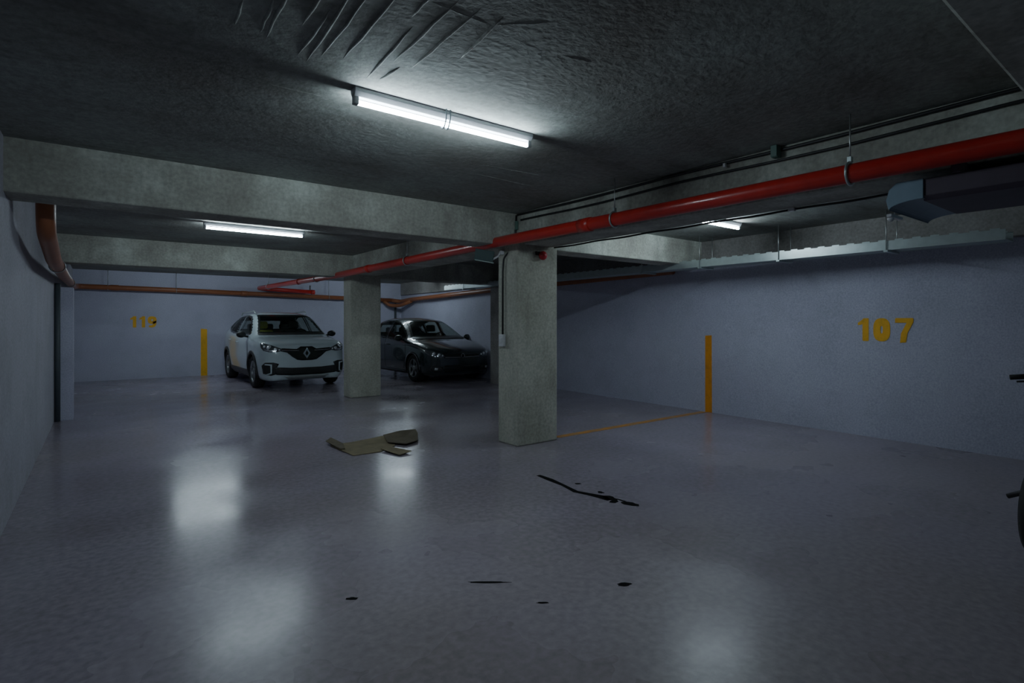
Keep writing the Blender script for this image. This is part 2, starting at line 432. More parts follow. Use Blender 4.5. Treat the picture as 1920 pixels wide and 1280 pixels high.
sheet([(2.13, 6.28), (2.24, 6.42), (2.27, 6.10), (2.20, 5.86), (2.15, 5.86)], .022, {0: .015, 1: .02}, M['card_edge'], 'narrow cardboard strip at the left end of the pile')

# ------------------------------------------------------------------ fluorescent battens
LEN = 1.22
def make_batten():
    t = thing('fluorescent_batten', '', 'light', group='fluorescent ceiling battens')
    MB().prism([(-.035, 0), (.035, 0), (.035, -.022), (.018, -.048), (-.018, -.048), (-.035, -.022)], -LEN / 2, LEN / 2, 'x').build('housing', M['housing'], t, bevel=.003)
    for s_ in (-1, 1):
        MB().box((s_ * (LEN / 2 - .014), 0, -.058), (.028, .034, .06)).build('lamp_holder', M['housing'], t, bevel=.004)
    MB().tube([(-LEN / 2 + .028, 0, -.074), (LEN / 2 - .028, 0, -.074)], .0135, 16).build('tube', M['tube'], t)
    return t
b0 = make_batten(); b0.location = (1.72, 2.84, ZC + .002); b0['label'] = 'nearest lit fluorescent batten, on the ceiling in front of the beams'
dup(b0, 'lit fluorescent batten beyond the first cross beam, above the left aisle', (1.72, 7.74, ZC + .002))
dup(b0, 'lit fluorescent batten in the right bay, beyond the red pipe', (5.87, 3.74, ZC + .002))
dup(b0, 'fluorescent batten hidden by the far cross beam, above the left aisle', (2.05, 13.7, ZC + .002))
dup(b0, 'fluorescent batten above the dark car, hidden by the column', (6.5, 13.7, ZC + .002))
# wire clip round the nearest lamp
cl = MB()
for dx in (-.012, .016):
    cl.tube(fillet([(dx, .052, .0), (dx + .004, .046, -.06), (dx + .006, .0, -.108), (dx, -.044, -.06), (dx - .004, -.052, .0)], .03, 5), .0045, 8)
cl.box((0, .055, -.014), (.07, .05, .026)); cl.tube([(-.05, .05, -.012), (-.02, .06, -.02), (.03, .065, -.014)], .006, 8)
cl.build('wire_clip', M['curb'], b0, loc=(-.05, 0, 0))

# ------------------------------------------------------------------ red sprinkler main
rp = thing('sprinkler_pipe', 'long red sprinkler pipe hung beside the long beam', 'pipe', (3.62, 5, 2.31))
def rel(p, o=(3.62, 5, 2.31)): return tuple(a - b for a, b in zip(p, o))
path = fillet([(3.62, -6.9, 2.275), (3.62, 5, 2.30), (3.62, 10.2, 2.27), (3.62, 16.08, 2.325), (5.1, 16.10, 2.27)], .16)
MB().tube([rel(p) for p in path], .057, 20).build('pipe', M['red_pipe'], rp)
for y in (-1.2, 3.6, 8.6, 12.4):
    z = float(np.interp(y, [-6.9, 5, 10.2, 16.1], [2.275, 2.30, 2.27, 2.325]))
    MB().tube([rel((3.62, y - .07, z)), rel((3.62, y + .07, z))], .064, 20).build('coupling', M['red_pipe'], rp)
MB().tube([rel((5.04, 16.10, 2.272)), rel((5.14, 16.10, 2.268))], .066, 20).build('end_cap', M['red_pipe'], rp)
for y in (1.38, 3.25, 7.2, 11.2, 15.0):
    z = float(np.interp(y, [-6.9, 5, 10.2, 16.1], [2.275, 2.30, 2.27, 2.325]))
    hg = MB().tube([rel((3.62 + .064 * math.cos(a), y, z + .066 * math.sin(a))) for a in [2 * PI * i / 24 for i in range(24)]], .0085, 8, closed=True).build('hanger_ring', M['galv'], rp)
    MB().tube([rel((3.62, y, z + .07)), rel((3.62, y, ZC))], .005, 8).build('rod', M['steel'], hg)
    MB().box(rel((3.62, y, z + .085)), (.03, .022, .03)).build('nut', M['galv'], hg)
MB().box(rel((5.02, 16.12, 2.36)), (.03, .03, .20)).build('bracket', M['cable'], rp)

# ------------------------------------------------------------------ brown drain pipe round the walls
dp = thing('drain_pipe', 'brown plastic drain pipe running round the back corner and walls', 'pipe', (0, 16.2, 2.2))
def rel2(p): return (p[0], p[1] - 16.2, p[2] - 2.2)
a_ = fillet([(-.28, 5.62, ZC), (-.28, 5.62, 2.12), (-.285, 6.9, 2.0), (-.285, 9.5, 2.02), (-.285, 14.5, 2.14), (-.285, 16.22, 2.235), (1.6, 16.24, 2.215), (7.6, 16.24, 2.10)], .2, 8)
MB().tube([rel2(p) for p in a_], .062, 18).build('left_run', M['brown_pipe'], dp)
b_ = fillet([(7.62, 16.24, 2.10), (7.86, 16.1, 2.06), (7.84, 15.4, 2.10), (XW(11) - .12, 11, 2.18), (XW(5.5) - .13, 5.5, 2.24)], .18, 6)
MB().tube([rel2(p) for p in b_], .062, 18).build('right_run', M['brown_pipe'], dp)
MB().tube([rel2(p) for p in fillet([(7.35, 16.24, 2.08), (7.5, 16.15, 1.93), (7.75, 15.9, 1.92), (7.83, 15.3, 2.06)], .15, 5)], .055, 16).build('trap', M['brown_pipe'], dp)
for p, d in (((.45, 16.24, 2.228), (1, 0, 0)), ((3.3, 16.24, 2.18), (1, 0, 0)), ((6.4, 16.24, 2.12), (1, 0, 0)), ((XW(13) - .12, 13, 2.145), (0, 1, 0))):
    p = Vector(p); d = Vector(d) * .08
    MB().tube([rel2(p - d), rel2(p + d)], .07, 18).build('socket', M['brown_pipe'], dp)
for (x, z) in ((.32, 2.23), (1.72, 2.21), (5.6, 2.14)):
    hk = MB().tube([rel2((x, 16.24 + .068 * math.cos(a), z + .07 * math.sin(a))) for a in [2 * PI * i / 20 for i in range(20)]], .006, 6, closed=True).build('hanger_ring', M['steel'], dp)
    MB().tube([rel2((x, 16.24, z + .07)), rel2((x, 16.24, ZC))], .006, 8).build('rod', M['steel'], hk)
for y in (7.6, 12.2):
    z = 2.0 if y < 9 else 2.085
    MB().tube([rel2((-.285 + .068 * math.cos(a), y, z + .068 * math.sin(a))) for a in [2 * PI * i / 20 for i in range(20)]], .007, 6, closed=True).build('clamp', M['steel'], dp)
# thin riser in the far corner and conduit at the pilaster
tag(MB().tube([(7.78, 16.31, 0), (7.78, 16.31, 2.02)], .035, 12).build('corner_riser', M['curb']), 'thin dark riser pipe in the far back corner', 'pipe')
tag(MB().tube([(-.375, 10.045, 0), (-.375, 10.045, 1.95)], .034, 14).build('wall_conduit', M['curb']), 'dark vertical pipe beside the left wall pilaster', 'pipe')

# ------------------------------------------------------------------ cable tray along the right wall
ct = thing('cable_tray', 'long galvanised cable tray hung along the right wall', 'cable tray', (7.0, 6.6, 2.2))
L0, L1 = -5.3, 5.3
for x in (0, .30):
    mb = MB().box((x, 0, .05), (.004, L1 - L0, .10))
    mb.box((x + (.009 if x == 0 else -.009), 0, .10), (.018, L1 - L0, .004))
    k = 66
    for i in range(k):
        y = L0 + (i + .5) * (L1 - L0) / k
        mb.box((x, y, .108), (.005, .075, .014))
    mb.build('side_rail', M['galv'], ct)
mb = MB()
for i in range(44):
    y = L0 + (i + .5) * (L1 - L0) / 44
    mb.box((.15, y, .012), (.30, .10, .004)); 
mb.box((.15, 0, .007), (.30, L1 - L0, .003))
mb.build('bottom_plate', M['galv'], ct)
for i, dx in enumerate((.05, .10, .16, .22)):
    MB().tube([(dx, L0 + .05, .032), (dx + .02, -2, .03), (dx - .01, 1.5, .032), (dx + .01, L1 - .02, .03)], .014, 8).build('cable', M['cable'], ct)
for y in (-4.3, -3.1, -1.95, -.9, 2.2, 4.4):
    for x in (-.012, .312):
        MB().tube([(x, y, -.01), (x, y, ZC - 2.2)], .005, 8).build('rod', M['steel'], ct)
    MB().box((.15, y, -.012), (.36, .04, .02)).build('support_bar', M['galv'], ct)

# ------------------------------------------------------------------ ventilation duct right of the long beam
vd = thing('ventilation_duct', 'dull metal duct with a pale curved end, hung under the long beam', 'duct', (4.1, 0, 2.15))
prof = [(-.34, .065), (-.34, -.03), (-.31, -.055), (.31, -.055), (.34, -.03), (.34, .065)]
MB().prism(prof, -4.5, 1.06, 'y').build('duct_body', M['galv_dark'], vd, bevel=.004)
for i in range(4):
    y = .55 - i * 1.1
    MB().prism([(-.35, .068), (-.35, -.035), (-.315, -.066), (.315, -.066), (.35, -.035), (.35, .068)], y, y + .03, 'y').build('flange', M['galv_dark'], vd)
sec = [(1.05 + .17 * math.sin(PI / 2 * i / 8), -.045 - .045 * (1 - math.cos(PI / 2 * i / 8))) for i in range(9)]
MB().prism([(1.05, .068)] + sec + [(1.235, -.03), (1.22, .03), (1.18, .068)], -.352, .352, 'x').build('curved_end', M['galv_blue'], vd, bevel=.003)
for y in (.9, -.8): MB().box((0, y, .10), (.74, .04, .068)).build('support_bar', M['galv_dark'], vd)

# ------------------------------------------------------------------ cables and small fittings
def cable(name, pts, r, label, mat='cable', cat='cable'):
    return tag(MB().tube(fillet(pts, .06, 4), r, 8).build(name, M[mat]), label, cat)
def wavy(x, z, y0, y1, n=26, am=.012):
    return [(x, y0 + (y1 - y0) * i / n, z - (am * (1 - math.cos(2 * PI * i / n * 5)) * .5)) for i in range(n + 1)]
cable('power_cable', wavy(3.885, 2.632, -6, 4.96), .012, 'upper black cable along the top of the long beam')
cable('power_cable', wavy(3.885, 2.565, -6, 4.9, am=.018), .010, 'lower black cable along the long beam, under the upper one')
cable('power_cable', wavy(4.308, 2.274, 1.3, 4.8, am=.008), .009, 'black cable along the bottom edge of the long beam')
bx = thing('junction_box', 'small pale green junction box on the upper cable', 'junction box', (3.86, 1.95, 2.61))
MB().box((0, 0, 0), (.06, .05, .085)).build('box', M['green_plastic'], bx, bevel=.006)
MB().box((-.033, 0, 0), (.008, .046, .08)).build('cover', M['green_plastic'], bx, bevel=.004)
tag(MB().box((3.865, 2.35, 2.605), (.03, .02, .03)).build('cable_clip', M['white_plastic'], bevel=.004), 'white clip on the upper cable, further along than the junction box', 'clip')
tag(MB().box((4.30, 2.05, 2.272), (.03, .05, .03)).build('cable_clip', M['white_plastic'], bevel=.004), 'white clip on the cable under the long beam', 'clip')

sw = thing('switch_conduit', 'black conduit down the front column ending in a white switch box', 'light switch', (3.79, 5.1, 1.2))
MB().tube(fillet([(.095, -.12, 1.43), (.085, -.115, 1.24), (.08, -.11, 1.08), (.03, -.09, 1.02), (-.012, -.02, .95), (-.012, 0, .80), (-.012, 0, .06)], .05), .011, 10).build('conduit', M['cable'], sw)
MB().box((.085, -.135, 1.31), (.03, .035, .10)).build('inline_box', M['green_plastic'], sw, bevel=.006)
s1 = MB().box((-.02, 0, -.01), (.045, .085, .14)).build('switch_box', M['white_plastic'], sw, bevel=.008)
MB().box((-.045, 0, -.01), (.01, .04, .06)).build('rocker', M['white_plastic'], s1, bevel=.003)

es = thing('emergency_panel', 'small dark green panel on a white bracket under the red pipe', 'emergency light', (3.66, 5.06, 2.16))
R_ = Matrix.Rotation(math.radians(-38), 3, 'Z') @ Matrix.Rotation(math.radians(10), 3, 'Y')
MB().box((-.10, .10, 0), (.22, .012, .13), R_).build('panel', M['dark_green'], es, bevel=.004)
MB().box((-.10, .10, -.066), (.22, .02, .012), R_).build('panel_edge', M['green_plastic'], es, bevel=.003)
br = MB().tube(fillet([(.14, .06, .06), (.08, .03, .06), (.05, .02, .0), (-.02, .06, -.045), (-.06, .08, -.06)], .03), .011, 8)
br.box((.10, .035, .04), (.045, .04, .04)).build('bracket', M['white_plastic'], es)

al = thing('fire_alarm', 'small red alarm sounder at the top of the front column', 'alarm', (4.12, 4.852, 2.175))
MB().box((0, -.012, .02), (.12, .032, .045)).build('base', M['cable'], al, bevel=.006)
MB().lathe([(0, .001), (0, .05), (-.02, .053), (-.04, .044), (-.054, .025), (-.058, .001)], 'y', 24, (.02, -.028, -.005)).build('dome', M['red'], al)

dl = thing('hanging_fitting', 'tiny white fitting below the pale duct end', 'fitting', (4.16, 1.32, 2.085))
MB().box((0, 0, 0), (.20, .03, .02)).build('bar', M['white_plastic'], dl, bevel=.004)
MB().ball((-.07, 0, -.02), .018, 8).build('bulb', M['white_plastic'], dl)
MB().tube([(0, 0, .01), (0, 0, .14)], .005, 8).build('stem', M['steel'], dl)

# ------------------------------------------------------------------ cars
def pchip(xs, ys, xq):
    xs = np.array(xs, float); ys = np.array(ys, float); xq = np.array(xq, float)
    h = np.diff(xs); d = np.diff(ys) / h
    m = np.zeros_like(ys)
    for i in range(1, len(xs) - 1):
        if d[i - 1] * d[i] > 0:
            w1 = 2 * h[i] + h[i - 1]; w2 = h[i] + 2 * h[i - 1]
            m[i] = (w1 + w2) / (w1 / d[i - 1] + w2 / d[i])
    m[0] = d[0]; m[-1] = d[-1]
    k = np.clip(np.searchsorted(xs, xq) - 1, 0, len(h) - 1)
    t = (xq - xs[k]) / h[k]
    h00 = 2 * t ** 3 - 3 * t ** 2 + 1; h10 = t ** 3 - 2 * t ** 2 + t; h01 = -2 * t ** 3 + 3 * t ** 2; h11 = t ** 3 - t ** 2
    return h00 * ys[k] + h10 * h[k] * m[k] + h01 * ys[k + 1] + h11 * h[k] * m[k + 1]

def inpoly(p, poly):
    x, y = p; r = False; n = len(poly)
    for i in range(n):
        x1, y1 = poly[i]; x2, y2 = poly[(i + 1) % n]
        if (y1 > y) != (y2 > y) and x < (x2 - x1) * (y - y1) / (y2 - y1) + x1: r = not r
    return r

class Car:
    def __init__(s, P, shrink=0.0, nu=230, nv=70):
        s.P = P
        ys = P['y']
        L = ys[-1]
        yq = np.concatenate([np.linspace(0, .2, 22, endpoint=False), np.linspace(.2, L - .2, nu, endpoint=False), np.linspace(L - .2, L, 18)])
        g = {k: pchip(ys, P[k], yq) for k in ('ztop', 'zbelt', 'w', 'wr', 'zb')}
        verts = []; n = 0
        for i, y in enumerate(yq):
            zt, zbelt, w, wr, zb = (g[k][i] for k in ('ztop', 'zbelt', 'w', 'wr', 'zb'))
            zm = zb + (zbelt - zb) * .5
            rise = max(0, zt - zbelt)
            F = (w - .045, zbelt + min(.02, rise * .3)); H = (wr, zt - min(.06, rise * .35))
            G = ((F[0] + H[0]) / 2 + .03 * min(1, rise * 2), (F[1] + H[1]) / 2)
            ring = [(0, zb), (w - .13, zb), (w - .03, zb + (zbelt - zb) * .14), (w + .0, zm), (w - .008, zbelt - (zbelt - zb) * .12), F, G, H, (wr * .6, zt - min(.012, rise * .1)), (0, zt)]
            ring = np.array(ring)
            seg = np.r_[0, np.cumsum(np.hypot(*np.diff(ring, axis=0).T) + 1e-4)]
            q = np.linspace(0, seg[-1], nv)
            rx = pchip(seg, ring[:, 0], q); rz = pchip(seg, ring[:, 1], q)
            rx[0] = 0; rx[-1] = 0
            full = [(x, y, z) for x, z in zip(rx, rz)] + [(-x, y, z) for x, z in zip(rx[-2:0:-1], rz[-2:0:-1])]
            verts += full; n = len(full)
        U = len(yq); faces = []
        for i in range(U - 1):
            for j in range(n):
                faces.append((i * n + j, i * n + (j + 1) % n, (i + 1) * n + (j + 1) % n, (i + 1) * n + j))
        c0 = len(verts); verts.append((0, -.012, P['zcap0'])); verts.append((0, L + .012, P['zcap1']))
        for j in range(n):
            faces.append((c0, (j + 1) % n, j)); faces.append((c0 + 1, (U - 1) * n + j, (U - 1) * n + (j + 1) % n))
        s.verts = verts; s.faces = faces
        s.bvh = BVHTree.FromPolygons([Vector(v) for v in verts], faces)
        s.L = L
    def hit(s, a, b, view):
        if view == 'front': o, d = Vector((a, -3, b)), Vector((0, 1, 0))
        elif view == 'rear': o, d = Vector((a, s.L + 3, b)), Vector((0, -1, 0))
        elif view == 'right': o, d = Vector((4, a, b)), Vector((-1, 0, 0))
        elif view == 'left': o, d = Vector((-4, a, b)), Vector((1, 0, 0))
        h = s.bvh.ray_cast(o, d)
        if h[0] is None:
            h = s.bvh.find_nearest(o + d * (3.05 if view in ('front',) else 3.2))
        p, nm = h[0], h[1]
        if nm.dot(d) > 0: nm = -nm
        nm = (nm + (-d) * .6).normalized()
        return p, nm
    def decal(s, name, poly, view, mat, parent, off=.005, res=.05, thick=.0):
        # densify the outline
        out = []
        n = len(poly)
        for i in range(n):
            a = Vector(poly[i]); b = Vector(poly[(i + 1) % n]); k = max(1, int((b - a).length / res))
            for j in range(k): out.append(a.lerp(b, j / k))
        m = len(out)
        xs = [p.x for p in out]; zs = [p.y for p in out]
        pts = list(out)
        nx = int((max(xs) - min(xs)) / res); nz = int((max(zs) - min(zs)) / res)
        flat = [(p.x, p.y) for p in out]
        for i in range(1, nx + 1):
            for j in range(1, nz + 1):
                q = (min(xs) + (i - .03) * res, min(zs) + (j - .03) * res)
                if inpoly(q, flat) and min((Vector(q) - p).length for p in out) > res * .4: pts.append(Vector(q))
        r = delaunay_2d_cdt(pts, [], [list(range(m))], 1, 1e-5)
        V, F = r[0], r[2]
        mb = MB(); vs = []
        for v in V:
            p, nm = s.hit(v.x, v.y, view)
            vs.append(p + nm * off)
        k = len(vs); fs = [tuple(f) for f in F]
        if thick:
            inner = []
            for v in V:
                p, nm = s.hit(v.x, v.y, view); inner.append(p + nm * (off - thick))
            from collections import Counter
            ed = Counter()
            for f in fs:
                for i in range(len(f)): ed[tuple(sorted((f[i], f[(i + 1) % len(f)])))] += 1
            sides = [(a, b, b + k, a + k) for (a, b), c in ed.items() if c == 1]
            mb.add(vs + inner, fs + [tuple(i + k for i in reversed(f)) for f in fs], True)
            o = len(mb.v) - 2 * k
            for q in sides: mb.f.append(tuple(o + i for i in q)); mb.sm.append(False)
        else:
            mb.add(vs, fs, True)
        return mb.build(name, mat, parent)

def mir(poly): return [(-x, z) for x, z in reversed(poly)]
def arc(cy, cz, r, a0, a1, n=20): return [(cy + r * math.cos(math.radians(a0 + (a1 - a0) * i / n)), cz + r * math.sin(math.radians(a0 + (a1 - a0) * i / n))) for i in range(n + 1)]

def make_wheel(parent, x, y, R, side, spokes=5, w=.215):
    t = MB()
    hw = w / 2
    t.lathe([(-hw * .9, R * .66), (-hw, R * .78), (-hw, R * .90), (-hw * .8, R * .97), (-hw * .5, R), (hw * .5, R), (hw * .8, R * .97), (hw, R * .90), (hw, R * .78), (hw * .9, R * .66), (-hw * .9, R * .66)], 'x', 40)
    ty = t.build('tyre', M['rubber'], parent, loc=(x, y, R))
    r = MB()
    r.lathe([(-hw * .9, R * .655), (hw * .92, R * .655), (hw * .92, R * .62), (hw * .5, R * .60), (-hw * .8, R * .60), (-hw * .9, R * .655)], 'x', 40)
    f = hw * .72
    r.lathe([(f - .05, .0005), (f, .0005), (f + .012, .03), (f + .005, .062), (f - .05, .07)], 'x', 24)
    for i in range(spokes):
        a = 2 * PI * i / spokes
        for da in (-.13, .13):
            m3 = Matrix.Rotation(a + da, 3, 'X')
            r.box(m3 @ Vector((f - .02, 0, R * .34)), (.03, .034, R * .58), m3)
    d_ = MB()
    rim = r.build('rim', M['alloy'], ty)
    d_.lathe([(0, .001), (0, R * .6)], 'x', 32, (-.02, 0, 0))
    brake = d_.build('brake_disc', M['cable'], ty)
    if side < 0:
        rim.rotation_euler = (0, 0, PI); brake.rotation_euler = (0, 0, PI)
    return ty

def make_car(P, name, label, loc, rz=0):
    root = thing(name, label, 'car', loc, rz)
    car = Car(P); paint = M[P['paint']]
    ws = P['windshield']; sides_ = P['side_windows']; rw = P['rear_window']
    wf, wr_, R, RA = P['wf'], P['wrear'], P['R'], P['RA']
    def keep(f, arches=True):
        c = sum((Vector(car.verts[i]) for i in f), Vector()) / len(f)
        if c.y < P['y_ws'] and c.z > P['z_ws'] and inpoly((c.x, c.z), ws): return False
        if c.y > P['y_rw'] and c.z > P['z_ws'] and inpoly((c.x, c.z), rw): return False
        if abs(c.x) > .45 and c.z > P['z_ws'] - .15:
            for w in sides_:
                if inpoly((c.y, c.z), w): return False
        if arches:
            for wy in (wf, wr_):
                if abs(c.x) > .50 and math.hypot(c.y - wy, c.z - R) < RA: return False
        return True
    fs = [f for f in car.faces if keep(f)]
    body = MB().add(car.verts, fs, True).build('body', paint, root)
    # dark lining just inside the shell
    cen = [Vector((v[0] * .955, .05 + (v[1] - .05) * .985 + .02, .72 + (v[2] - .72) * .955)) for v in car.verts]
    fl = [f for f in fs if max(car.verts[i][2] for i in f) > .6]
    MB().add(cen, fl, True).build('cabin_lining', M['interior'], root)
    # glass
    car.decal('windshield', ws, 'front', M['glass'], root, .004, .06)
    car.decal('rear_window', rw, 'rear', M['glass'], root, .004, .08)
    def seal(poly, view, parent, wd, nm='window_seal', off=.008):
        n = len(poly); P2 = [Vector(p) for p in poly]
        area = sum(P2[i].x * P2[(i + 1) % n].y - P2[(i + 1) % n].x * P2[i].y for i in range(n)); sg = 1 if area > 0 else -1
        inn = []
        for i in range(n):
            d1 = (P2[i] - P2[i - 1]).normalized(); d2 = (P2[(i + 1) % n] - P2[i]).normalized()
            n1 = Vector((-d1.y, d1.x)) * sg; n2 = Vector((-d2.y, d2.x)) * sg
            b = (n1 + n2); b = b / max(.35, b.dot(n1)); inn.append(P2[i] + b * wd)
        mb = MB()
        for i in range(n):
            a, b, c2, d = P2[i], P2[(i + 1) % n], inn[(i + 1) % n], inn[i]
            k = max(2, int((b - a).length / .04)); vs = []
            for t in range(k + 1):
                for w_ in range(3):
                    q = a.lerp(b, t / k).lerp(d.lerp(c2, t / k), w_ / 2)
                    p, nn = car.hit(q.x, q.y, view); vs.append(p + nn * off)
            mb.add(vs, [(t * 3 + w_, t * 3 + w_ + 1, t * 3 + w_ + 4, t * 3 + w_ + 3) for t in range(k) for w_ in range(2)], True)
        return mb.build(nm, M['grille_black'], parent)
    seal(ws, 'front', root, .035); seal(rw, 'rear', root, .035)
    # black surround of the windshield lower edge
    z0 = ws[0][1]
    car.decal('wiper_cowl', [(ws[0][0] - .01, z0 - .028), (ws[1][0] + .01, z0 - .028), (ws[1][0], z0 + .01), (ws[0][0], z0 + .01)], 'front', M['black_plastic'], root, .012, .06)
    for sx, view in ((1, 'right'), (-1, 'left')):
        for k, d in enumerate(P['doors']):
            dr = car.decal('door', d, view, paint, root, .005, .07)
            car.decal('door_window', sides_[k], view, M['glass'], dr, .006, .06)
            seal(sides_[k], view, dr, .03)
            dh = P['handles'][k]
            p, nm = car.hit(dh[0], dh[1], view)
            MB().tube([p + nm * .012 + Vector((0, -.09, 0)), p + nm * .04 + Vector((0, -.06, 0)), p + nm * .04 + Vector((0, .06, 0)), p + nm * .012 + Vector((0, .09, 0))], .012, 8).build('door_handle', M[P['handle_mat']], dr)
        for w in sides_[len(P['doors']):]:
            car.decal('quarter_window', w, view, M['glass'], root, .006, .06); seal(w, view, root, .03)
        # wheel arch trims and sill
        for wy in (wf, wr_):
            outer = arc(wy, R, RA + P['trim'], -12, 192); inner = arc(wy, R, RA - .015, 192, -12)
            car.decal('arch_trim', outer + inner, view, M['black_plastic'] if P['cladding'] else paint, root, .014, .05, .03)
            lin = MB(); n = 24; vs = []; ff = []
            for i in range(n + 1):
                a = math.radians(-15 + 210 * i / n)
                for x in (P['hw'] - .03, P['hw'] - .42): vs.append((sx * x, wy + (RA + .01) * math.cos(a), R + (RA + .01) * math.sin(a)))
            for i in range(n): ff.append((2 * i, 2 * i + 1, 2 * i + 3, 2 * i + 2))
            vs.append((sx * (P['hw'] - .42), wy, R))
            for i in range(n): ff.append((2 * i + 1, len(vs) - 1, 2 * i + 3))
            lin.add(vs, ff, True).build('wheel_well', M['cable'], root)
            make_wheel(root, sx * (P['hw'] - .125), wy, R, sx, P['spokes'])
        car.decal('sill_trim', [(wf + RA + .02, P['sill'][0]), (wr_ - RA - .02, P['sill'][0]), (wr_ - RA - .04, P['sill'][1]), (wf + RA + .04, P['sill'][1])], view, M['black_plastic'] if P['cladding'] else paint, root, .012, .06, .02)
        # mirror
        mx, my, mz = P['mirror']
        mi = MB().ball((sx * mx, my, mz), (.10, .065, .07), 10)
        mi.tube([(sx * (mx - .16), my + .03, mz - .05), (sx * (mx - .05), my + .01, mz - .03)], .025, 8)
        mi.build('side_mirror', M[P['mirror_mat']], root)
    # front end
    for sg in (1, -1):
        F_ = (lambda p: p) if sg > 0 else mir
        hl = car.decal('headlight', F_(P['headlight']), 'front', M['lamp_dark'], root, .008, .04)
        for (x, z, r) in P['lamps']:
            p, nm = car.hit(sg * x, z, 'front')
            p = p + nm * .004
            MB().ball(tuple(p), (r, .02, r), 10).build('reflector', M['lamp_clear'], hl)
        if P.get('drl'):
            car.decal('light_signature', F_(P['drl']), 'front', M['lamp_clear'], hl, .016, .03)
        for nm_, poly, mat, of in P['front_pairs']:
            car.decal(nm_, F_(poly), 'front', M[mat], root, of, .04, .012)
    for nm_, poly, mat, of in P['front_parts']:
        car.decal(nm_, poly, 'front', M[mat], root, of, .05, .012)
    # tail lamps
    for sg in (1, -1):
        F_ = (lambda p: p) if sg > 0 else mir
        car.decal('tail_light', F_(P['tail']), 'rear', M['red'], root, .008, .05)
    # underbody, dashboard, seats, wheel
    MB().box((0, P['L'] / 2, P['ub']), (P['hw'] * 2 - .35, P['L'] - .7, .10)).build('underbody', M['cable'], root, bevel=.03)
    MB().box((0, P['dash'][0], P['dash'][1]), (P['hw'] * 2 - .42, .38, .16)).build('dashboard', M['interior'], root, bevel=.05)
    for sx in (-1, 1):
        st = MB(); R3 = Matrix.Rotation(math.radians(-14), 3, 'X')
        sy, sz = P['seat']
        st.box((sx * .36, sy + .02, sz + .30), (.48, .13, .60), R3)
        st.box((sx * .36, sy + .12, sz + .71), (.26, .09, .18), R3)
        st.box((sx * .36, sy - .25, sz), (.48, .52, .14))
        st.build('front_seat', M[P['seat_mats'][0 if sx < 0 else 1]], root, bevel=.05)
    rb = MB().box((0, P['seat'][0] + 1.0, P['seat'][1] + .28), (1.22, .14, .62)); 
    for x in (-.38, 0, .38): rb.box((x, P['seat'][0] + 1.02, P['seat'][1] + .66), (.24, .09, .15))
    rb.build('rear_seat', M['seat'], root, bevel=.05)
    sw_ = MB().tube([(.36 + .18 * math.cos(a), P['dash'][0] + .30 + .05 * math.sin(a), P['dash'][1] + .02 + .17 * math.sin(a)) for a in [2 * PI * i / 28 for i in range(28)]], .016, 8, closed=True)
    sw_.box((.36, P['dash'][0] + .28, P['dash'][1] + .0), (.32, .03, .06)); sw_.build('steering_wheel', M['cable'], root)
    return root, car

